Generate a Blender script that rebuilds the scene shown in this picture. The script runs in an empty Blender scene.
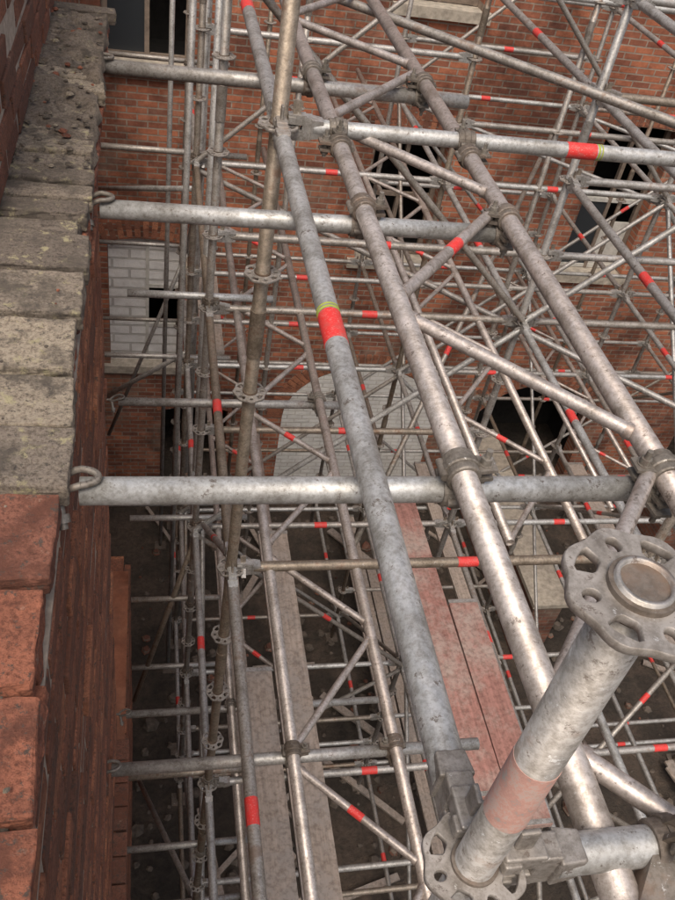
import bpy, math, random
from mathutils import Vector, Matrix
from mathutils import noise as mn
random.seed(11)
R=random.random
U=random.uniform
GZ=-9.5      # ground level relative to the eye
LIFT=9.5     # everything is raised by this at the end so that the ground is z=0
TR=0.02415   # tube radius

# ------------------------------------------------------------------ node helpers
def new_mat(name):
    m=bpy.data.materials.new(name); m.use_nodes=True
    nt=m.node_tree; b=nt.nodes['Principled BSDF']
    return m,nt,b
def N(nt,t,**k):
    n=nt.nodes.new(t)
    for a,v in k.items(): setattr(n,a,v)
    return n
def L(nt,a,b): nt.links.new(a,b)
def ramp(nt,src,stops):
    r=N(nt,'ShaderNodeValToRGB'); e=r.color_ramp.elements
    e[0].position=stops[0][0]; e[0].color=(*stops[0][1],1)
    e[1].position=stops[-1][0]; e[1].color=(*stops[-1][1],1)
    for p,c in stops[1:-1]:
        x=e.new(p); x.color=(*c,1)
    L(nt,src,r.inputs[0]); return r
def mix(nt,f,a,b,mode='MIX'):
    m=N(nt,'ShaderNodeMix',data_type='RGBA',blend_type=mode)
    for i,v in ((0,f),(6,a),(7,b)):
        if hasattr(v,'is_linked'): L(nt,v,m.inputs[i])
        elif isinstance(v,(int,float)): m.inputs[i].default_value=v
        else: m.inputs[i].default_value=(*v,1)
    return m.outputs[2]
def noise(nt,co,scale,detail=5,rough=.6):
    n=N(nt,'ShaderNodeTexNoise'); n.inputs['Scale'].default_value=scale
    n.inputs['Detail'].default_value=detail; n.inputs['Roughness'].default_value=rough
    L(nt,co,n.inputs['Vector']); return n.outputs['Fac']
def bump(nt,b,h,strength,dist):
    n=N(nt,'ShaderNodeBump'); n.inputs['Strength'].default_value=strength
    n.inputs['Distance'].default_value=dist
    L(nt,h,n.inputs['Height']); L(nt,n.outputs[0],b.inputs['Normal'])
K0=(0,0,0); K1=(1,1,1)

def metal_mat(name,c0,c1,c2,metal=.6,r0=.42,r1=.64):
    m,nt,b=new_mat(name)
    co=N(nt,'ShaderNodeTexCoord').outputs['Object']
    at=N(nt,'ShaderNodeAttribute',attribute_name='tone').outputs['Fac']
    n1=noise(nt,co,11,6,.7); n2=noise(nt,co,95,4,.75); n3=noise(nt,co,42,6,.8)
    base=ramp(nt,at,[(0,c0),(.5,c1),(1,c2)]).outputs[0]
    base=mix(nt,1,base,ramp(nt,n1,[(.36,(.60,.58,.55)),(.58,K1)]).outputs[0],'MULTIPLY')
    base=mix(nt,.8,base,ramp(nt,n2,[(.38,(.62,.60,.57)),(.57,K1)]).outputs[0],'MULTIPLY')
    base=mix(nt,ramp(nt,n3,[(.59,K0),(.63,(.85,.85,.85))]).outputs[0],base,(.15,.12,.10))
    base=mix(nt,ramp(nt,n3,[(.34,(.6,.6,.6)),(.37,K0)]).outputs[0],base,(.68,.67,.64))
    rf=ramp(nt,n1,[(.55,K0),(.64,K1)]).outputs[0]
    rm=N(nt,'ShaderNodeMath',operation='MULTIPLY'); L(nt,rf,rm.inputs[0]); L(nt,at,rm.inputs[1])
    base=mix(nt,rm.outputs[0],base,(.22,.145,.10))
    L(nt,base,b.inputs['Base Color'])
    mr=N(nt,'ShaderNodeMapRange'); L(nt,n3,mr.inputs[0]); mr.inputs[1].default_value=.35; mr.inputs[2].default_value=.65
    mr.inputs[3].default_value=r0; mr.inputs[4].default_value=r1
    L(nt,mr.outputs[0],b.inputs['Roughness'])
    b.inputs['Metallic'].default_value=metal
    bump(nt,b,n2,.3,.0013)
    return m
M_galv=metal_mat('galvanised_steel',(.59,.59,.575),(.51,.49,.465),(.36,.30,.235))
M_alu=metal_mat('weathered_aluminium',(.62,.56,.52),(.53,.46,.415),(.43,.345,.29),.6,.38,.58)
M_cast=metal_mat('dirty_coupler_steel',(.30,.275,.24),(.23,.20,.17),(.19,.135,.10),.45,.5,.75)
M_cast2=metal_mat('rosette_steel',(.40,.365,.33),(.36,.33,.30),(.34,.31,.28),.45,.48,.7)

def sticker():
    m,nt,b=new_mat('red_sticker')
    co=N(nt,'ShaderNodeTexCoord').outputs['Object']
    mp=N(nt,'ShaderNodeMapping'); mp.inputs['Scale'].default_value=(1,3,1); L(nt,co,mp.inputs[0])
    n=noise(nt,mp.outputs[0],170,2); n2=noise(nt,co,30,5,.7)
    c=mix(nt,ramp(nt,n,[(.60,K0),(.63,(.5,.5,.5))]).outputs[0],(.62,.035,.03),(.62,.34,.30))
    c=mix(nt,ramp(nt,n2,[(.5,K0),(.72,(.8,.8,.8))]).outputs[0],c,(.36,.12,.10))
    L(nt,c,b.inputs['Base Color']); b.inputs['Roughness'].default_value=.55
    return m
M_red=sticker()
def plain(name,c,rough=.6,metal=0,var=.35,scale=12):
    m,nt,b=new_mat(name)
    co=N(nt,'ShaderNodeTexCoord').outputs['Object']
    n=noise(nt,co,scale,5,.65)
    lo=tuple(x*(1-var) for x in c); hi=tuple(min(1,x*(1+var)) for x in c)
    L(nt,ramp(nt,n,[(.3,lo),(.7,hi)]).outputs[0],b.inputs['Base Color'])
    b.inputs['Roughness'].default_value=rough; b.inputs['Metallic'].default_value=metal
    bump(nt,b,n,.4,.01)
    return m
M_yel=plain('yellow_green_band',(.36,.40,.06))
def faded():
    m,nt,b=new_mat('faded_pink_sticker')
    co=N(nt,'ShaderNodeTexCoord').outputs['Object']
    n=noise(nt,co,34,8,.85)
    c=ramp(nt,n,[(.40,(.36,.33,.30)),(.44,(.50,.27,.22)),(.53,(.56,.34,.28)),(.56,(.46,.41,.37)),(.60,(.54,.30,.24)),(.66,(.40,.36,.32))]).outputs[0]
    L(nt,c,b.inputs['Base Color']); b.inputs['Roughness'].default_value=.65
    return m
M_pink=faded()

def brick_mat(name,axes,c1,c2,mortar,dirt=.5,scale=1.0,pale=.25,wob=.012,pcol=(.42,.36,.28),var=.8):
    m,nt,b=new_mat(name)
    co=N(nt,'ShaderNodeTexCoord').outputs['Object']
    s=N(nt,'ShaderNodeSeparateXYZ'); L(nt,co,s.inputs[0])
    cb=N(nt,'ShaderNodeCombineXYZ')
    if axes=='box':
        g=N(nt,'ShaderNodeNewGeometry'); sn=N(nt,'ShaderNodeSeparateXYZ'); L(nt,g.outputs['Normal'],sn.inputs[0])
        ab=N(nt,'ShaderNodeMath',operation='ABSOLUTE'); L(nt,sn.outputs['X'],ab.inputs[0])
        gt=N(nt,'ShaderNodeMath',operation='GREATER_THAN'); L(nt,ab.outputs[0],gt.inputs[0]); gt.inputs[1].default_value=.5
        mx=N(nt,'ShaderNodeMix',data_type='FLOAT'); L(nt,gt.outputs[0],mx.inputs[0]); L(nt,s.outputs['X'],mx.inputs[2]); L(nt,s.outputs['Y'],mx.inputs[3])
        L(nt,mx.outputs[0],cb.inputs[0])
    else: L(nt,s.outputs[axes[0]],cb.inputs[0])
    L(nt,s.outputs['Z'],cb.inputs[1])
    nz=N(nt,'ShaderNodeTexNoise'); nz.inputs['Scale'].default_value=3; L(nt,co,nz.inputs['Vector'])
    vm=N(nt,'ShaderNodeVectorMath',operation='SCALE'); L(nt,nz.outputs['Color'],vm.inputs[0]); vm.inputs['Scale'].default_value=wob
    va=N(nt,'ShaderNodeVectorMath',operation='ADD'); L(nt,cb.outputs[0],va.inputs[0]); L(nt,vm.outputs[0],va.inputs[1])
    br=N(nt,'ShaderNodeTexBrick'); L(nt,va.outputs[0],br.inputs['Vector'])
    br.inputs['Scale'].default_value=1; br.inputs['Brick Width'].default_value=.226*scale
    br.inputs['Row Height'].default_value=.075*scale; br.inputs['Mortar Size'].default_value=.009*scale
    br.inputs['Mortar Smooth'].default_value=.2; br.inputs['Bias'].default_value=-.1
    br.inputs['Color1'].default_value=(*c1,1); br.inputs['Color2'].default_value=(*c2,1); br.inputs['Mortar'].default_value=(*mortar,1)
    n1=noise(nt,co,.8,7,.72); n2=noise(nt,co,11,5,.7); n3=noise(nt,co,.45,6,.7); n4=noise(nt,co,4,5,.7)
    c=mix(nt,var,br.outputs['Color'],ramp(nt,n2,[(.25,(.55,.52,.5)),(.7,K1)]).outputs[0],'MULTIPLY')
    c=mix(nt,var,c,ramp(nt,n4,[(.3,(.58,.51,.48)),(.52,K1),(.75,(1.3,1.25,1.15))]).outputs[0],'MULTIPLY')
    c=mix(nt,dirt,c,ramp(nt,n1,[(.40,(.22,.20,.19)),(.54,K1)]).outputs[0],'MULTIPLY')
    c=mix(nt,ramp(nt,n3,[(.54,K0),(.64,(pale,pale,pale))]).outputs[0],c,pcol)
    L(nt,c,b.inputs['Base Color']); b.inputs['Roughness'].default_value=.92
    inv=N(nt,'ShaderNodeMath',operation='MULTIPLY_ADD'); L(nt,br.outputs['Fac'],inv.inputs[0]); inv.inputs[1].default_value=-1.0; L(nt,n2,inv.inputs[2])
    bump(nt,b,inv.outputs[0],.8,.012)
    return m
M_bfar=brick_mat('red_brick_far','XZ',(.56,.205,.11),(.24,.095,.065),(.42,.34,.27),.72,pale=.32)
M_bleft=brick_mat('red_brick_near','box',(.45,.18,.10),(.27,.11,.07),(.34,.28,.22),.5,pale=.1)
M_bdark=brick_mat('old_brick','box',(.30,.125,.08),(.18,.085,.06),(.24,.19,.15),.7)
M_white=brick_mat('whitewashed_brick','XZ',(.86,.85,.81),(.82,.81,.76),(.70,.67,.62),.15,pale=.0,var=.3)
M_block=brick_mat('white_blockwork','XZ',(.86,.85,.83),(.82,.81,.78),(.58,.56,.53),.08,scale=1.9,pale=.0,var=.3)
M_stone=plain('pale_stone',(.42,.37,.30),.9)
M_joint=plain('lime_mortar',(.40,.33,.26),.95,scale=30)
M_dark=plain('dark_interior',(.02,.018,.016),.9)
M_wood=plain('old_painted_timber',(.20,.155,.12),.8)
M_wwood=plain('white_window_timber',(.55,.53,.48),.7,var=.2)
def glassy():
    m,nt,b=new_mat('dusty_glass'); b.inputs['Base Color'].default_value=(.03,.035,.04,1); b.inputs['Roughness'].default_value=.25; return m
M_glass=glassy()
def board_mat(name,c,c2):
    m,nt,b=new_mat(name)
    co=N(nt,'ShaderNodeTexCoord').outputs['Object']
    mp=N(nt,'ShaderNodeMapping'); mp.inputs['Scale'].default_value=(30,1.5,30); L(nt,co,mp.inputs[0])
    n=noise(nt,mp.outputs[0],1.5,5); n2=noise(nt,co,3,6,.75); n3=noise(nt,co,30,5,.7)
    a=ramp(nt,n,[(.3,tuple(x*.6 for x in c)),(.7,c)]).outputs[0]
    a=mix(nt,ramp(nt,n2,[(.45,K0),(.62,K1)]).outputs[0],a,c2)
    a=mix(nt,.8,a,ramp(nt,n3,[(.35,(.55,.52,.5)),(.55,K1)]).outputs[0],'MULTIPLY')
    L(nt,a,b.inputs['Base Color']); b.inputs['Roughness'].default_value=.85; bump(nt,b,n,.3,.004)
    return m
M_board=board_mat('weathered_board',(.44,.36,.30),(.31,.27,.24))
M_rboard=board_mat('red_stained_board',(.40,.20,.165),(.38,.29,.25))
def tile_mat(name,cols,moss,mossf,dark=.35,grit=(.09,.075,.06)):
    m,nt,b=new_mat(name)
    co=N(nt,'ShaderNodeTexCoord').outputs['Object']
    at=N(nt,'ShaderNodeAttribute',attribute_name='tone').outputs['Fac']
    n=noise(nt,co,24,8,.75); n2=noise(nt,co,130,6,.8); n3=noise(nt,co,8,8,.75); n5=noise(nt,co,55,7,.8)
    c=ramp(nt,at,[(0,cols[0]),(.5,cols[1]),(1,cols[2])]).outputs[0]
    c=mix(nt,1,c,ramp(nt,n2,[(.36,(.35,.32,.30)),(.54,K1)]).outputs[0],'MULTIPLY')
    c=mix(nt,ramp(nt,n,[(mossf,K0),(mossf+.06,(.8,.8,.8))]).outputs[0],c,moss)
    c=mix(nt,ramp(nt,n3,[(.40,(.9,.9,.9)),(.52,K0)]).outputs[0],c,tuple(x*dark for x in cols[1]))
    c=mix(nt,ramp(nt,n5,[(.40,(.85,.85,.85)),(.44,K0)]).outputs[0],c,grit)
    L(nt,c,b.inputs['Base Color']); b.inputs['Roughness'].default_value=.95
    bump(nt,b,n2,1,.008)
    return m
M_tgrey=tile_mat('lichened_grey_tile',((.47,.39,.29),(.30,.245,.19),(.18,.145,.115)),(.48,.42,.24),.56,.36)
M_tred=tile_mat('orange_red_tile',((.52,.19,.10),(.40,.145,.085),(.27,.12,.08)),(.44,.29,.21),.60,.36)
M_unit=tile_mat('red_brick_unit',((.60,.25,.13),(.42,.165,.095),(.22,.105,.07)),(.44,.31,.21),.62,.5)
M_mort=tile_mat('crumbling_mortar',((.27,.215,.165),(.21,.17,.13),(.15,.12,.095)),(.34,.29,.19),.58)

# ------------------------------------------------------------------ mesh buffer
class Buf:
    def __init__(s,mats): s.v=[];s.f=[];s.t=[];s.m=[];s.sm=[];s.mats=mats
    def add(s,vs,fs,tone=.5,mat=0,smooth=False):
        o=len(s.v); s.v+= [tuple(v) for v in vs]; s.t+=[tone]*len(vs)
        for f in fs: s.f.append([i+o for i in f]); s.m.append(mat); s.sm.append(smooth)
    def obj(s,name,parent=None,bevel=0):
        me=bpy.data.meshes.new(name); me.from_pydata(s.v,[],s.f)
        for m in s.mats: me.materials.append(m)
        me.polygons.foreach_set('material_index',s.m); me.polygons.foreach_set('use_smooth',s.sm)
        a=me.attributes.new('tone','FLOAT','POINT'); a.data.foreach_set('value',s.t)
        me.update()
        o=bpy.data.objects.new(name,me); bpy.context.collection.objects.link(o)
        if parent: o.parent=parent
        if bevel:
            b=o.modifiers.new('b','BEVEL'); b.width=bevel; b.segments=2; b.limit_method='ANGLE'
        return o
def frame(d,up=None):
    d=Vector(d).normalized()
    u=Vector(up) if up is not None else (Vector((0,0,1)) if abs(d.z)<.9 else Vector((0,1,0)))
    a=d.cross(u).normalized(); b=a.cross(d).normalized()
    return d,a,b
def gt(): return min(1,max(0,random.gauss(.4,.33)))
def tube(B,p0,p1,r=TR,seg=14,tone=None,mat=0,hollow=True):
    p0=Vector(p0);p1=Vector(p1); d,a,b=frame(p1-p0)
    if tone is None: tone=gt()
    vs=[]
    rings=[(p0,r),(p1,r)]
    if hollow: rings=[(p0+d*.04,r-.004),(p0,r-.004),(p0,r),(p1,r),(p1,r-.004),(p1-d*.04,r-.004)]
    for c,rr in rings:
        for i in range(seg):
            t=2*math.pi*i/seg; vs.append(c+a*rr*math.cos(t)+b*rr*math.sin(t))
    fs=[]
    for k in range(len(rings)-1):
        for i in range(seg):
            j=(i+1)%seg; fs.append([k*seg+i,k*seg+j,(k+1)*seg+j,(k+1)*seg+i])
    B.add(vs,fs,tone,mat,True)
    B.add(vs[:seg],[list(range(seg))],1.0 if hollow else tone,mat); B.add(vs[-seg:],[list(range(seg))[::-1]],1.0 if hollow else tone,mat)
BF=[[0,1,3,2],[4,6,7,5],[0,4,5,1],[2,3,7,6],[0,2,6,4],[1,5,7,3]]
def box(B,c,d,size,up=None,tone=.5,mat=0,taper=1.0):
    d,a,b=frame(d,up); c=Vector(c); vs=[]
    for sx in(-1,1):
        k=1 if sx<0 else taper
        for sy in(-1,1):
            for sz in(-1,1): vs.append(c+d*sx*size[0]/2+a*sy*size[1]/2*k+b*sz*size[2]/2*k)
    B.add(vs,BF,tone,mat)
def aabb(B,x0,x1,y0,y1,z0,z1,tone=.5,mat=0,jit=0):
    vs=[Vector((x+U(-jit,jit),y+U(-jit,jit),z+U(-jit,jit))) for x in(x0,x1) for y in(y0,y1) for z in(z0,z1)]
    B.add(vs,BF,tone,mat)
def ring(B,c,ax,r0,r1,w,seg=16,tone=.5,mat=0):
    d,a,b=frame(ax); c=Vector(c); vs=[];fs=[]
    for s,rr in((-w/2,r0),(-w/2,r1-.002),(-w/2+.003,r1),(w/2-.003,r1),(w/2,r1-.002),(w/2,r0)):
        for i in range(seg):
            t=2*math.pi*i/seg; vs.append(c+d*s+a*rr*math.cos(t)+b*rr*math.sin(t))
    for k in range(6):
        k2=(k+1)%6
        for i in range(seg):
            j=(i+1)%seg; fs.append([k*seg+i,k*seg+j,k2*seg+j,k2*seg+i])
    B.add(vs,fs,tone,mat,False)
def half_coupler(B,c,ax,out,flip=1,mat=0):
    ax=Vector(ax).normalized(); out=Vector(out).normalized(); side=ax.cross(out).normalized()*flip
    c=Vector(c); t=U(.1,.8)
    ring(B,c,ax,TR+.0005,TR+.007,.054,24,t,mat)
    ring(B,c,ax,TR+.0005,TR+.011,.020,24,t,mat)
    f=c+side*(TR+.019)
    box(B,f+out*.011,side,(.040,.044,.008),up=out,tone=t,mat=mat,taper=.8)
    box(B,f-out*.011,side,(.034,.038,.008),up=out,tone=t,mat=mat,taper=.8)
    tube(B,f-out*.035,f+out*.046,.006,10,.1,mat,False)
    tube(B,f+out*.016,f+out*.029,.0115,6,.1,mat,False)
    tube(B,f+out*.0145,f+out*.0165,.014,14,.3,mat,False)
    tube(B,f-out*.026,f-out*.016,.0115,6,.3,mat,False)
    h=c-side*(TR+.010)
    tube(B,h-ax*.022,h+ax*.022,.008,10,.4,mat,False)
def coupler(B,p1,a1,p2,a2,flip=1,mat=0):
    p1=Vector(p1);p2=Vector(p2); o=(p2-p1)
    if o.length<.01:o=Vector((0,0,1))
    o.normalize()
    half_coupler(B,p1,a1,-o,flip,mat); half_coupler(B,p2,a2,o,flip,mat)
    box(B,(p1+p2)/2,o,(max(.012,(p2-p1).length-2*TR),.04,.04),up=a1,tone=.5,mat=mat)
def ledger_head(B,node,d,mat=0,near=False):
    node=Vector(node); d=Vector(d).normalized(); t=U(.1,.6)
    if near: B=Bn; mat=0; t=.45
    box(B,node+d*.112,d,(.036,.046,.058),tone=t,mat=mat,taper=.84)
    box(B,node+d*.083,d,(.030,.034,.066),tone=t,mat=mat)
    for sgn in(-1,1):
        box(B,node+d*.052+Vector((0,0,sgn*.0225)),d,(.052,.031,.027),tone=t,mat=mat,taper=1.06)
        box(B,node+d*.036+Vector((0,0,sgn*.0205)),d,(.022,.042,.019),tone=t,mat=mat)
    box(B,node+d*.052+Vector((0,0,.016)),(-.06*d.x,-.06*d.y,1),(.118,.006,.019),up=d,tone=.9,mat=mat,taper=1.3)
def brace(B,p0,p1,r=.021,mat=0,tone=None):
    tube(B,p0,p1,r,8,tone,mat,False)
    for p in(p0,p1): box(B,p,Vector(p1)-Vector(p0),(.07,.02,.05),tone=.5,mat=mat)
def sticker_on(B,p0,p1,t,ln=.10,r=TR,seg=14,mat=0,ymat=None):
    p0=Vector(p0);p1=Vector(p1);d=(p1-p0).normalized(); c=p0.lerp(p1,t)
    tube(B,c-d*ln/2,c+d*ln/2,r+.0008,seg,.5,mat,False)
    if ymat is not None:
        tube(B,c+d*ln*.57-d*.003,c+d*ln*.57+d*.003,r+.0009,seg,.5,ymat,False)
        tube(B,c+d*ln*.68-d*.002,c+d*ln*.68+d*.002,r+.0009,seg,.5,ymat,False)
def empty(name):
    e=bpy.data.objects.new(name,None); bpy.context.collection.objects.link(e); e.empty_display_size=.2; return e

# ------------------------------------------------------------------ rosette mesh
def rosette_mesh():
    cu=bpy.data.curves.new('ros','CURVE'); cu.dimensions='2D'; cu.fill_mode='BOTH'; cu.extrude=.0038; cu.bevel_depth=.0008; cu.bevel_resolution=0
    def poly(pts):
        s=cu.splines.new('POLY'); s.points.add(len(pts)-1)
        for i,(x,y) in enumerate(pts): s.points[i].co=(x,y,0,1)
        s.use_cyclic_u=True
    poly([((.0595+.0025*math.cos(8*t))*math.cos(t),(.0595+.0025*math.cos(8*t))*math.sin(t)) for t in [2*math.pi*i/64 for i in range(64)]])
    for k in range(8):
        a=k*math.pi/4
        if k%2==0: pts=[(.0445+.0085*math.cos(t),.0072*math.sin(t)) for t in [2*math.pi*i/12 for i in range(12)]]
        else: pts=[(.0345,-.0055),(.037,-.0095),(.049,-.0145),(.0525,-.011),(.0535,0),(.0525,.011),(.049,.0145),(.037,.0095),(.0345,.0055)]
        poly([(x*math.cos(a)-y*math.sin(a),x*math.sin(a)+y*math.cos(a)) for x,y in pts])
    ob=bpy.data.objects.new('ros',cu); bpy.context.collection.objects.link(ob)
    bpy.context.view_layer.update()
    me=bpy.data.meshes.new_from_object(ob.evaluated_get(bpy.context.evaluated_depsgraph_get()))
    bpy.data.objects.remove(ob); me.name='rosette'
    me.materials.clear(); me.materials.append(M_cast2)
    return me
ROS=rosette_mesh()

# ------------------------------------------------------------------ system scaffold
scaf=empty('system_scaffolding')
Bs=Buf([M_galv,M_red,M_yel,M_cast,M_pink])
Bn=Buf([M_cast2])
XS=[.37,2.44,4.51,6.58,8.65,10.72]
YS=[.364,2.47,4.54,6.61,8.68]
ZT=-.98
def ros(x,y,z,rot=None):
    o=bpy.data.objects.new('rosette',ROS); bpy.context.collection.objects.link(o); o.parent=scaf
    o.location=(x,y,z); o.rotation_euler[2]=U(0,.25) if rot is None else rot
    o.rotation_euler[0]=U(-.02,.02)
    return o
def standard(x,y,top,bot=GZ+.05,tone=None,seg=12,rost=True,lean=0):
    tn=U(.2,1) if tone is None else tone
    tube(Bs,(x+lean,y,bot),(x,y,top),TR,seg,tn,0,True)
    z=ZT+2.0; k=0
    while z>bot+.2 and rost:
        if z<top-.005:
            ros(x,y,z); tube(Bs,(x,y,z-.012),(x,y,z+.010),TR+.004,seg,tn,3,False)
            if k%4==1: tube(Bs,(x,y,z-.33),(x,y,z-.14),TR+.0035,seg,tn,0,False)
        z-=.5;k+=1
    tube(Bs,(x+lean,y,GZ),(x+lean,y,GZ+.35),.018,8,.7,3,False); aabb(Bs,x-.075,x+.075,y-.075,y+.075,GZ+.005,GZ+.02,.6,3)
for x in XS:
    for y in YS:
        if x==XS[0] and y==YS[0]: standard(x,y,ZT+.5+.014,tone=.62,seg=40)
        elif x==XS[0] and y==YS[1]: standard(x,y,1.2,tone=1,seg=24)
        elif y==YS[0]: standard(x,y,-2.9)
        else: standard(x,y,1.3)
for x,y in((1.12,6.61),(1.12,8.68),(3.3,6.61),(5.4,8.68),(7.4,6.61)): standard(x,y,U(-1,1.3))
for x,y in((.29,6.25),(.37,5.15),(.47,7.7),(.20,8.3),(.42,6.9)): standard(x,y,1.3,rost=False,lean=U(-.05,.05),tone=U(0,.3))
def ledger(p,q,st=None,seg=10,tone=None,heads=True,y=False,near=False):
    p=Vector(p);q=Vector(q);d=(q-p).normalized()
    tube(Bs,p+d*.10,q-d*.10,TR,seg,tone,0,False)
    if heads: ledger_head(Bs,p,d,0,near); ledger_head(Bs,q,-d,0,near)
    if st is None: st=R()<.9
    if st is not False: sticker_on(Bs,p+d*.1,q-d*.1,U(.44,.56) if st is True else st,.10,TR,seg,1,2 if y else None)
def main(z): return abs(((z-ZT)/2)-round((z-ZT)/2))<.01
for i,x in enumerate(XS):
    for j in range(len(YS)-1):
        for z in [ZT+1,ZT,ZT-.5,ZT-1,ZT-2,ZT-3,ZT-4,ZT-5,ZT-6,ZT-7,ZT-8]:
            if x==XS[0] and z>ZT-1.5:
                if abs(z-ZT)>.01: continue
                if j==0: ledger((x,YS[0],z),(x,YS[1],z),st=.505,seg=40,tone=.12,y=True,near=True)
                else: ledger((x,YS[j],z),(x,YS[j+1],z),seg=16,tone=.3)
                continue
            if j==0 and i>0 and z>ZT-1.5: continue
            if i==0 and j<2 and not main(z): continue
            if main(z) or R()<.5: ledger((x,YS[j],z),(x,YS[j+1],z))
for j,y in enumerate(YS):
    for i in range(len(XS)-1):
        for z in [ZT+1,ZT+.5,ZT,ZT-.5,ZT-1,ZT-1.5,ZT-2,ZT-3,ZT-3.5,ZT-4,ZT-5,ZT-5.5,ZT-6,ZT-7,ZT-7.5,ZT-8]:
            if j==0:
                if z>ZT-1.5:
                    if i==0 and abs(z-ZT)<.01: ledger((XS[0],y,z),(XS[1],y,z),st=False,seg=40,tone=.05,near=True)
                    continue
            if j==1 and z>ZT-1.5:
                if i==0 and abs(z-ZT)<.01: ledger((XS[0],y,z),(XS[1],y,z),st=.46,seg=24,tone=.10,y=True)
                elif abs(z-ZT)<.01: ledger((XS[i],y,z),(XS[i+1],y,z))
                continue
            if j==1 and i==0 and not main(z) and R()<.6: continue
            if main(z) or R()<.55: ledger((XS[i],y,z),(XS[i+1],y,z))
# short brackets from the inner row toward the left-hand wall
for y,z in((4.54,-3),(4.54,-5),(6.61,-3),(6.61,-5),(6.61,-7),(2.47,-5),(2.47,-6),(2.47,-7),(8.68,-3),(8.68,-5),(4.54,-7),(4.54,-6),(8.68,-6)):
    z=z+.02; tube(Bs,(XS[0]+.4,y+.05,z+.05),(-.12 if y<5 else -.65,y+.05,z+.05),TR,10)
    half_coupler(Bs,(XS[0],y+.0,z+.05),(0,0,1),(0,-1,0),1,3)
for a,b in(((-.6,8.5,-4.2),(.4,6.6,-3.2)),((-.55,7.5,-6.2),(.37,6.7,-4.9)),((-.1,4.6,-7.5),(.4,4.6,-5.1)),((-.1,4.6,-8.9),(.4,2.5,-7)),((-.5,9,-8),(.4,8.6,-5))): tube(Bs,a,b,TR,10)
# braces
for j,y in enumerate(YS):
    for i in range(len(XS)-1):
        for k,z in enumerate([ZT+2,ZT,ZT-2,ZT-4,ZT-6]):
            if j==0 and z>ZT-1.5: continue
            if j==1 and z>ZT+1.5 : continue
            if j==1 and i==0 and z>ZT-3: continue
            if R()<.65:
                a,b=(i,i+1) if (i+k+j)%2 else (i+1,i)
                p=(XS[a],y-.055,z-.03);q=(XS[b],y-.055,z-2+.03); brace(Bs,p,q)
                if R()<.6: sticker_on(Bs,p,q,U(.4,.6),.10,.021,8,1)
for i,x in enumerate(XS):
    for j in range(len(YS)-1):
        for k,z in enumerate([ZT+2,ZT,ZT-2,ZT-4,ZT-6]):
            if i==0 and z>ZT-1.5: continue
            if j==0 and z>ZT-3.5: continue
            if R()<.5:
                a,b=(j,j+1) if (i+k+j)%2 else (j+1,j)
                p=(x+.055,YS[a],z-.03);q=(x+.055,YS[b],z-2+.03); brace(Bs,p,q)
                if R()<.6: sticker_on(Bs,p,q,U(.4,.6),.10,.021,8,1)
for i in range(len(XS)-1):
    for j in range(1,len(YS)-1):
        for z in [ZT,ZT-2,ZT-4,ZT-6]:
            if R()<.35:
                p=(XS[i],YS[j],z-.06);q=(XS[i+1],YS[j+1],z-.06)
                if R()<.5: p,q=(XS[i+1],YS[j],z-.06),(XS[i],YS[j+1],z-.06)
                brace(Bs,p,q)
for a,b in(((4.4,4.3,-.6),(6.8,8.9,-2.5)),((1.6,4.4,-5.2),(4.4,8.8,-3.0)),((2.6,2.4,-6.9),(5.9,4.6,-5.3))):
    tube(Bs,a,b,TR,12); sticker_on(Bs,a,b,U(.3,.6),.1,TR,12,1)
tube(Bs,(XS[0],YS[0],-.845),(XS[0],YS[0],-.735),TR+.0005,40,.5,4,False)
Bs.obj('tubes',scaf)
Bn.obj('wedge_heads',scaf,bevel=.003)

# ------------------------------------------------------------------ ladder beams
CX2,CX3=.545,.945
def ladder(z,y0,y1,seg,xa=CX2,xb=CX3):
    e=empty('ladder_beam'); B=Buf([M_alu,M_red,M_cast])
    tube(B,(xa,y0,z),(xa,y1,z),TR,seg,.10); tube(B,(xb,y0,z),(xb,y1,z),TR,seg,.35)
    k=0; y=.57-1.02
    while y<y1-.6:
        for a,b in(((xa,y,z),(xb,y+.50,z)),((xb,y+.56,z),(xa,y+.96,z))):
            if min(a[1],b[1])>y0:
                tube(B,a,b,.0150,max(10,seg//2),.15,0,False)
                if (a[0]<b[0] and k==2) if seg>20 else (k%2==1 and a[0]>b[0]): sticker_on(B,a,b,.5,.06,.0150,16,1)
                for p,s in((a,1),(b,-1)):
                    dd=(Vector(b)-Vector(a)).normalized()*s
                    tube(B,Vector(p)+dd*.020,Vector(p)+dd*.034,.0185,12,.5,0,False)
        y+=1.02;k+=1
    B.obj('chords_and_lacing',e); return e
ladder(-1.0,-.6,5.6,32)
ladder(-3.0,-.6,7.0,16)
ladder(-5.0,1.0,8.0,10)
ladder(-3.0,2.6,9.2,12,1.75,2.15)
ladder(-5.0,4.7,9.3,10,4.0,4.4)

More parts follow.
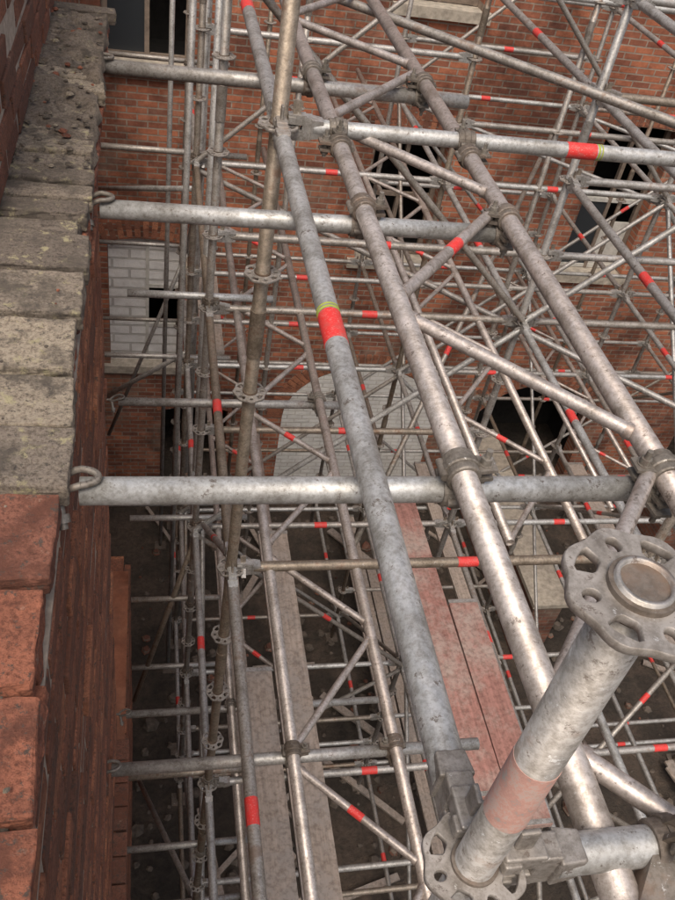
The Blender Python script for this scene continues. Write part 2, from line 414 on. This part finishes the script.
# ------------------------------------------------------------------ wall ties
def wall_tie(y,z,x0,x1,seg=24,tone=.1,cps=True,sx=-.16):
    e=empty('wall_tie_tube'); B=Buf([M_galv,M_cast])
    tube(B,(x0,y,z),(x1,y,z),TR,seg,tone)
    r=.0062; cx=x0-.006; hl=.032; n=24; pts=[]
    for i in range(n):
        t=2*math.pi*i/n; X=cx+hl*math.cos(t)*1.15; Y=y+.020*math.sin(t)
        pts.append(Vector((X,Y,z+TR+.008-max(0,(x0-X))*.55)))
    for i in range(n): tube(B,pts[i],pts[(i+1)%n]+(pts[(i+1)%n]-pts[i])*.15,r,10,.3,1,False)
    tube(B,(sx-.04,y,z+.002),(cx-hl+.002,y,z+.012),.007,10,.4,1,False)
    tube(B,(cx-hl+.004,y-.016,z+.012),(cx-hl+.016,y-.058,z-.030),.0072,10,.2,1,False)
    tube(B,(cx-hl+.011,y-.041,z-.013),(cx-hl+.014,y-.051,z-.023),.0130,6,.2,1,False)
    if cps:
        zc=z+TR*2+.002
        for cx,fl in((CX2,1),(CX3,-1)):
            if cx<x1: coupler(B,(cx,y,z),(1,0,0),(cx,y,zc),(0,1,0),fl,1)
    B.obj('tube_and_hook',e)
wall_tie(1.04,-1.05,-.107,.99,36,.0)
wall_tie(2.02,-1.05,-.115,1.00,32,.05)
wall_tie(3.00,-1.05,-.146,1.12,24,.5)
wall_tie(1.59,-3.05,-.118,1.3,18,.3)
wall_tie(3.70,-3.05,-.15,1.2,16,.4,sx=-.7)
wall_tie(3.0,-5.05,-.118,1.6,12,.3,sx=-.7)
wall_tie(1.6,-5.05,-.118,1.6,12,.3)
Bc=Buf([M_cast])
e=empty('tube_coupler')
coupler(Bc,(.62,YS[0],-.98),(1,0,0),(CX2,YS[0]-.10,-1.0),(0,1,0),1)
half_coupler(Bc,(CX2,2.40,-1.0),(0,1,0),(0,0,1),-1); half_coupler(Bc,(CX3,2.40,-1.0),(0,1,0),(0,0,1),1)
half_coupler(Bc,(CX2,2.47,-.98),(1,0,0),(0,0,1),1)
half_coupler(Bc,(CX3,2.47,-.98),(1,0,0),(0,0,1),-1)
Bc.obj('coupler_parts',e)

# ------------------------------------------------------------------ boards
def board(name,x0,y0,y1,z,w,mat):
    B=Buf([mat,M_galv]); n=8; sag=U(.0,.012); sk=U(-.02,.02)
    for i in range(n):
        ya,yb=y0+(y1-y0)*i/n,y0+(y1-y0)*(i+1)/n
        za,zb=[z-sag*math.sin(math.pi*q/n) for q in(i,i+1)]; xa,xb=[sk*q/n for q in(i,i+1)]
        vs=[(x0+xx+dx,yy,zz+dz) for (yy,zz,dx) in((ya,za,xa),(yb,zb,xb)) for xx in(0,w) for dz in(0,.038)]
        B.add(vs,BF,.5,0)
    for yy,s in((y0+.02,0),(y1-.02,sk)): aabb(B,x0+s-.003,x0+s+w+.003,yy-.015,yy+.015,z-.004,z+.043,.5,1)
    B.obj(name)
board('red_scaffold_board',1.96,2.2,4.75,-4.93,.22,M_rboard)
board('red_scaffold_board',2.19,2.0,3.7,-4.93,.22,M_rboard)
board('scaffold_board',.60,.3,3.2,-4.93,.22,M_board)
board('scaffold_board',.84,.6,4.4,-4.92,.22,M_board)
board('scaffold_board',.50,6.7,8.7,-4.93,.22,M_board)
board('scaffold_board',.72,2.0,6.0,-6.93,.22,M_board)
for x in(3.2,5.2): board('scaffold_board',x,4.4,7.3,-6.93+U(0,.01),.22,M_board)
board('scaffold_board',2.7,4.4,8.3,-8.93,.22,M_board); board('scaffold_board',2.95,3.4,7.3,-8.93,.22,M_board)

# ------------------------------------------------------------------ near parapet wall
par=empty('brick_parapet_wall')
WX=-.135
Bw=Buf([M_bleft,M_bdark,M_joint])
aabb(Bw,-.62,WX-.003,-3,2.28,-5.9,-1.10,.2,2)
aabb(Bw,-.62,WX-.004,-3,2.28,GZ-.1,-5.9,.5,1)
aabb(Bw,-1.2,-.70,2.281,9.58,GZ-.1,-1.10,.5,0)
aabb(Bw,-.699,WX-.012,2.283,4.95,GZ-.1,-5.99,.5,0)
Bw.obj('wall_faces',par)
Bb=Buf([M_unit])
def bt(): return min(1,max(0,random.gauss(.5,.33)))
k=0; z=-1.168
while z>-6.0:
    y=-.6-(k%2)*.112
    while y<2.26:
        y1=min(y+.213,2.285)
        o=U(-.002,.003)+(.008 if R()<.05 else 0)
        if y1-y>.05: aabb(Bb,WX-.03,WX+o,y+U(0,.003),y1,z+U(0,.003),z+.060+U(0,.003),bt(),0,.0015)
        y+=.226
    z-=.075;k+=1
z=-6.07;k=0
while z>GZ:
    y=2.29-(k%2)*.112
    while y<4.9+(k%2)*.1:
        aabb(Bb,WX-.05,WX+U(-.004,.004),max(2.29,y),y+.213,z,z+.062,min(1,bt()+.25),0,.002); y+=.226
    aabb(Bb,WX-.35,WX-.06,4.9+(k%2)*.1,5.1+(k%2)*.1,z,z+.065,R(),0,.002)
    z-=.075;k+=1
for k in range(5):
    y=1.2
    while y<2.2: aabb(Bb,-.2,WX+.012+.012*k,y,y+.105,-4.3+.075*k,-4.3+.075*k+.066,U(.6,1),0,.003); y+=.113
Bb.obj('face_bricks',par,bevel=.003)
Bt=Buf([M_tgrey,M_tred,M_mort])
aabb(Bt,-.60,WX-.018,-3,3.4,-1.10,-1.030,.9,2)
y=-.9
while y<3.35:
    w=.168+U(-.014,.014)
    red = y<.86
    out=WX+.006+U(-.013,.013)
    if y>2.35: out+=U(-.04,.01)
    g=.016+U(0,.009)
    n=2 if y>1.70 else 1
    for q in range(n):
        ww=w/n
        x_in=-.34+U(-.015,.015)
        dz=U(-.009,.007)
        tn=R() if not red else R()
        sk=U(-.008,.008)
        yy0=y+q*ww; yy1=y+q*ww+ww-g*(.8 if n==1 else .55); xo=out+(U(-.03,0) if n==2 else 0)
        vs=[(x_in,yy0+sk,-1.045+dz),(x_in,yy0+sk,-1.0+dz),(x_in,yy1+sk,-1.045+dz),(x_in,yy1+sk,-1.0+dz),(xo,yy0+U(-.003,.004),-1.045+dz),(xo,yy0,-1.002+dz),(xo+U(-.008,.004),yy1,-1.045+dz),(xo+U(-.008,.004),yy1,-1.0+dz+U(-.006,.002))]
        Bt.add(vs,BF,tn,1 if red else 0)
        aabb(Bt,-.60,x_in-.012,yy0,yy1,-1.045+dz,-1.003+dz,R(),1 if red else 0,.006)
    aabb(Bt,-.5,WX-.002+U(-.008,.006),y+.05,y+.05+w-g,-1.092,-1.052,R(),1,.004)
    y+=w
o=Bt.obj('coping_tiles',par)
b=o.modifiers.new('b','BEVEL'); b.width=.004; b.segments=2
s=o.modifiers.new('s','SUBSURF'); s.subdivision_type='SIMPLE'; s.levels=3; s.render_levels=3
tx=bpy.data.textures.new('chip','CLOUDS'); tx.noise_scale=.018; tx.noise_depth=6
d=o.modifiers.new('d','DISPLACE'); d.texture=tx; d.texture_coords='GLOBAL'; d.strength=.012; d.mid_level=.5
# upstand brick pier on the parapet
Bp=Buf([M_unit,M_joint])
for k in range(9):
    off=(k%2)*.11
    yy=1.85-off
    while yy<3.6:
        aabb(Bp,-.62,-.325+U(-.006,.006),max(1.85,yy)+.006,yy+.213,-.998+.075*k,-.998+.075*k+.062,U(.3,1),0,.003); yy+=.225
aabb(Bp,-.61,-.330,1.86,3.6,-.999,-.36,.5,1)
Bp.obj('upstand_pier',par,bevel=.004)
Br=Buf([M_mort,M_tgrey,M_tred])
def rock(B,c,s,mat,tone=None,flat=1):
    c=Vector(c); n=6; vs=[]; an=U(0,6)
    for lv,(rr,zz) in enumerate(((.7,-.5),(1,0),(.6,.5))):
        for i in range(n):
            t=an+2*math.pi*i/n; q=rr*U(.65,1.1)*s
            vs.append(c+Vector((q*math.cos(t),q*math.sin(t),zz*s*flat*U(.8,1.2))))
    fs=[list(range(n))[::-1],list(range(2*n,3*n))]
    for k in range(2):
        for i in range(n):
            j=(i+1)%n; fs.append([k*n+i,k*n+j,(k+1)*n+j,(k+1)*n+i])
    B.add(vs,fs,R() if tone is None else tone,mat)
gx,gy=40,190
vs=[];fs=[]
for j in range(gy+1):
    for i in range(gx+1):
        x=-.345+.205*i/gx; y=2.15+1.22*j/gy
        q=mn.fractal(Vector((x*11,y*11,3)),1.0,2.1,5); edge=min(1,(y-2.15)/.6)
        zz=-1.010+.014*edge+.017*q*(.5+edge)
        if i in(0,gx) or j in(0,gy): zz=-1.04
        vs.append((x+(.015*q if i==gx else 0),y,zz))
for j in range(gy):
    for i in range(gx): a=j*(gx+1)+i; fs.append([a,a+1,a+gx+2,a+gx+1])
Br.add(vs,fs,.25,0,True)
for i in range(150):
    yy=U(2.1,3.35) if R()<.75 else U(.4,2.2); rock(Br,(U(-.34,-.15),yy,-.992),U(.003,.014)*(1 if yy>2 else .4),random.choice([0,0,0,0,1,1,2]),flat=.7)
Br.obj('mortar_rubble',par)

# ------------------------------------------------------------------ far brick building
FY=9.6
bld=empty('brick_building')
Bf=Buf([M_bfar,M_dark,M_stone,M_wwood,M_glass,M_white,M_wood,M_block,M_unit])
opens=[(-.48,.44,-3.3,-1.35),(-.48,.44,-7.25,-5.35),(2.60,3.52,-5.45,-3.75),(5.45,6.40,-5.50,-3.45),(2.60,3.5,-2.4,-.6),(5.4,6.4,-2.0,-.2),(8.3,9.3,-5.5,-3.45),(5.0,6.9,GZ-.1,-7.45),(.2,1.15,GZ-.1,-8.0),(8.6,10.2,GZ-.1,-7.45)]
xs=sorted({-3.0,14.0,*[o[0] for o in opens],*[o[1] for o in opens]}); zs=sorted({GZ-.1,2.6,*[o[2] for o in opens],*[o[3] for o in opens]})
def inside(x,z): return any(o[0]<x<o[1] and o[2]<z<o[3] for o in opens)
for i in range(len(xs)-1):
    for j in range(len(zs)-1):
        if not inside((xs[i]+xs[i+1])/2,(zs[j]+zs[j+1])/2):
            Bf.add([(xs[i],FY,zs[j]),(xs[i+1],FY,zs[j]),(xs[i+1],FY,zs[j+1]),(xs[i],FY,zs[j+1])],[[0,1,2,3]])
for n,(x0,x1,z0,z1) in enumerate(opens):
    D=.30
    Bf.add([(x0,FY,z0),(x0,FY+D,z0),(x0,FY+D,z1),(x0,FY,z1)],[[0,1,2,3]],.5,0)
    Bf.add([(x1,FY,z0),(x1,FY+D,z0),(x1,FY+D,z1),(x1,FY,z1)],[[3,2,1,0]],.5,0)
    Bf.add([(x0,FY,z1),(x1,FY,z1),(x1,FY+D,z1),(x0,FY+D,z1)],[[0,1,2,3]],.5,0)
    Bf.add([(x0,FY,z0),(x1,FY,z0),(x1,FY+D,z0),(x0,FY+D,z0)],[[3,2,1,0]],.5,2)
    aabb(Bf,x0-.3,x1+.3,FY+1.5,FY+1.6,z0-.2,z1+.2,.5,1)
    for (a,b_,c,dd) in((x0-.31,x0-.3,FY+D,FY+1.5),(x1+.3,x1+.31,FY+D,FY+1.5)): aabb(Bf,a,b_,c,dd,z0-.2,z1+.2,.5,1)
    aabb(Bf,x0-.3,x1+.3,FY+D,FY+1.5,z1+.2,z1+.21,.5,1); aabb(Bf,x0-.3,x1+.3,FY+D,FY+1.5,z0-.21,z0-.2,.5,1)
    w=x1-x0; rise=(.03*w if n in(2,3) else .07*w) if w<1.5 else .3*w; rad=(w*w/4+rise*rise)/(2*rise); cx=(x0+x1)/2; cz=z1-rad; am=math.asin(w/2/rad)
    K=14; arc=[(cx+rad*math.sin(-am+2*am*i/K),cz+rad*math.cos(-am+2*am*i/K)) for i in range(K+1)]
    for i in range(K):
        (a,b_),(c,dd)=arc[i],arc[i+1]
        Bf.add([(a,FY+.002,b_),(c,FY+.002,dd),(c,FY+.002,z1),(a,FY+.002,z1)],[[0,1,2,3]],.5,0)
        Bf.add([(a,FY+.002,b_),(c,FY+.002,dd),(c,FY+D,dd),(a,FY+D,b_)],[[3,2,1,0]],.5,0)
    nb=int(w/.082)
    for i in range(nb):
        t=-am*1.12+2*am*1.12*(i+.5)/nb; dr=Vector((math.sin(t),0,math.cos(t)))
        for q in range(2 if w<1.5 else 3):
            c=Vector((cx,FY+.024,cz))+dr*(rad+.012+.06+.118*q)
            box(Bf,c,dr,(.108,.066,.06),up=(0,1,0),tone=R(),mat=8)
    if z0>-9: aabb(Bf,x0-.10,x1+.10,FY-.07,FY+.12,z0-.11,z0+.004,.5,2)
    if n in(0,2,3,4,5,6):
        fy=FY+.17
        for a,b_ in((x0+.002,x0+.06),(x1-.06,x1-.002),(cx-.025,cx+.025)): aabb(Bf,a,b_,fy,fy+.06,z0+.005,z1-.02,.5,3 if n in(5,6) else 6)
        for q in((z0+.06),(z0+z1)/2): aabb(Bf,x0+.06,x1-.06,fy+.004,fy+.055,q-.05,q+.0,.5,3 if n in(3,5,6) else 6)
        if n in(0,3,6): aabb(Bf,x0+.06,cx-.025,fy+.02,fy+.03,z0+.06,(z0+z1)/2-.05,.5,4)
        if n==3: aabb(Bf,cx+.03,x1-.06,fy+.02,fy+.04,z0+.06,z0+.7,.5,3)
    if n==1:
        aabb(Bf,x0+.002,cx+.0,FY+.12,FY+.2,z0,z1-.02,.5,7)
        aabb(Bf,cx+.02,x1-.002,FY+.12,FY+.2,z0,z0+.55,.5,7)
        for a,b_ in((cx,cx+.04),(x1-.05,x1-.004)): aabb(Bf,a,b_,FY+.10,FY+.16,z0+.004,z1-.03,.5,3)
        for q in(z0+.55,z0+1.15): aabb(Bf,cx+.04,x1-.05,FY+.104,FY+.15,q,q+.05,.5,3)
        aabb(Bf,cx+.04,x1-.05,FY+.11,FY+.13,z0+1.2,z1-.03,.5,7)
K=20; w0,w1,zb,zt=1.95,4.30,GZ+.05,-7.2; cx=(w0+w1)/2; hw=(w1-w0)/2
pts=[(w0,zb),(w1,zb)]+[(cx+hw*math.cos(math.pi*i/K),zt-.95+.95*math.sin(math.pi*i/K)) for i in range(K+1)]
vs=[(x,FY-.006,z) for x,z in pts]; Bf.add(vs,[list(range(len(vs)))],.5,5)
for i in range(44):
    t=math.pi*(i+.5)/44
    c=Vector((cx+(hw+.12)*math.cos(t),FY+.018,zt-.95+(1.07)*math.sin(t)))
    dr=Vector((math.cos(t),0,math.sin(t)))
    box(Bf,c,dr,(.215,.07,.066),up=(0,1,0),tone=R()*.5,mat=8)
Bf.obj('facade',bld)

# ------------------------------------------------------------------ ground and rubble
def ground_mat():
    m,nt,b=new_mat('dark_rubble_earth')
    co=N(nt,'ShaderNodeTexCoord').outputs['Object']
    n=noise(nt,co,1.1,8,.7); n2=noise(nt,co,14,6,.75)
    c=ramp(nt,n,[(.3,(.032,.027,.022)),(.5,(.075,.060,.047)),(.65,(.14,.105,.08)),(.75,(.05,.055,.038))]).outputs[0]
    c=mix(nt,.8,c,ramp(nt,n2,[(.3,(.4,.4,.4)),(.7,(1.3,1.25,1.2))]).outputs[0],'MULTIPLY')
    L(nt,c,b.inputs['Base Color']); b.inputs['Roughness'].default_value=.95; bump(nt,b,n2,1,.06); return m
M_rub=plain('dusty_rubble',(.11,.088,.07),.95,var=.5)
Bg=Buf([ground_mat()])
S=400
Bg.add([(-S,-S,GZ),(S,-S,GZ),(S,S,GZ),(-S,S,GZ)],[[0,1,2,3]])
Bg.obj('ground')
Bq=Buf([M_rub,M_bdark,M_board])
for i in range(2200):
    x,y_=U(-.1,12),U(-1,9.4); s=abs(random.gauss(0,.035))+.015
    rock(Bq,(x,y_,GZ+s*.3),s,random.choice([0,0,0,0,0,1]))
for i in range(50):
    x,y_=U(0,11),U(0,9.2); a=U(0,math.pi); ln=U(.5,2)
    box(Bq,(x,y_,GZ+U(.04,.2)),(math.cos(a),math.sin(a),U(-.08,.08)),(ln,U(.04,.12),.03),mat=2)
Bq.obj('rubble_pile')
Bi=Buf([M_bdark,M_stone])
aabb(Bi,4.9,5.3,6.2,9.59,GZ,-8.4,.5,0); aabb(Bi,4.85,5.35,6.15,9.58,-8.398,-8.33,.5,1)
aabb(Bi,7.4,9.6,7.6,8.1,GZ,-8.0,.5,0); aabb(Bi,7.35,9.65,7.55,8.15,-7.998,-7.92,.5,1)
Bi.obj('low_brick_wall')

# ------------------------------------------------------------------ camera
f=859.0
ex=Vector((.976,.005,.217)); ey=Vector((-.156,-.678,.719)); ez=Vector((.151,-.736,-.660))
right=Vector((ex[0],ey[0],ez[0])); fwd=Vector((ex[2],ey[2],ez[2])).normalized()
right=(right-fwd*right.dot(fwd)).normalized(); up=right.cross(fwd).normalized()
cam=bpy.data.cameras.new('camera'); co=bpy.data.objects.new('camera',cam); bpy.context.collection.objects.link(co)
co.matrix_world=Matrix((right,up,-fwd)).transposed().to_4x4()
cam.sensor_fit='VERTICAL'; cam.sensor_height=24; cam.lens=f/900*24; cam.clip_start=.02; cam.clip_end=2000
bpy.context.scene.camera=co

# ------------------------------------------------------------------ light
w=bpy.data.worlds.new('World'); bpy.context.scene.world=w; w.use_nodes=True
nt=w.node_tree; bg=nt.nodes['Background']; sky=nt.nodes.new('ShaderNodeTexSky'); sky.sky_type='NISHITA'; sky.sun_disc=False
el,az=math.radians(60),math.radians(200)
sky.sun_elevation=el; sky.sun_rotation=az
sky.dust_density=7; sky.ozone_density=.6; sky.air_density=1.1
nt.links.new(sky.outputs[0],bg.inputs[0]); bg.inputs[1].default_value=.15
sl=bpy.data.lights.new('sun','SUN'); sl.energy=2.0; sl.angle=math.radians(30); sl.color=(1,.96,.90)
so=bpy.data.objects.new('sun',sl); bpy.context.collection.objects.link(so)
sd=Vector((math.sin(az)*math.cos(el),math.cos(az)*math.cos(el),math.sin(el)))
so.rotation_euler=sd.to_track_quat('Z','Y').to_euler()
bpy.context.scene.view_settings.view_transform='Standard'; bpy.context.scene.view_settings.look='None'; bpy.context.scene.view_settings.exposure=0

bpy.context.view_layer.update()
for o in bpy.data.objects:
    if o.parent is None: o.location.z+=LIFT
print('objects',len(bpy.data.objects))
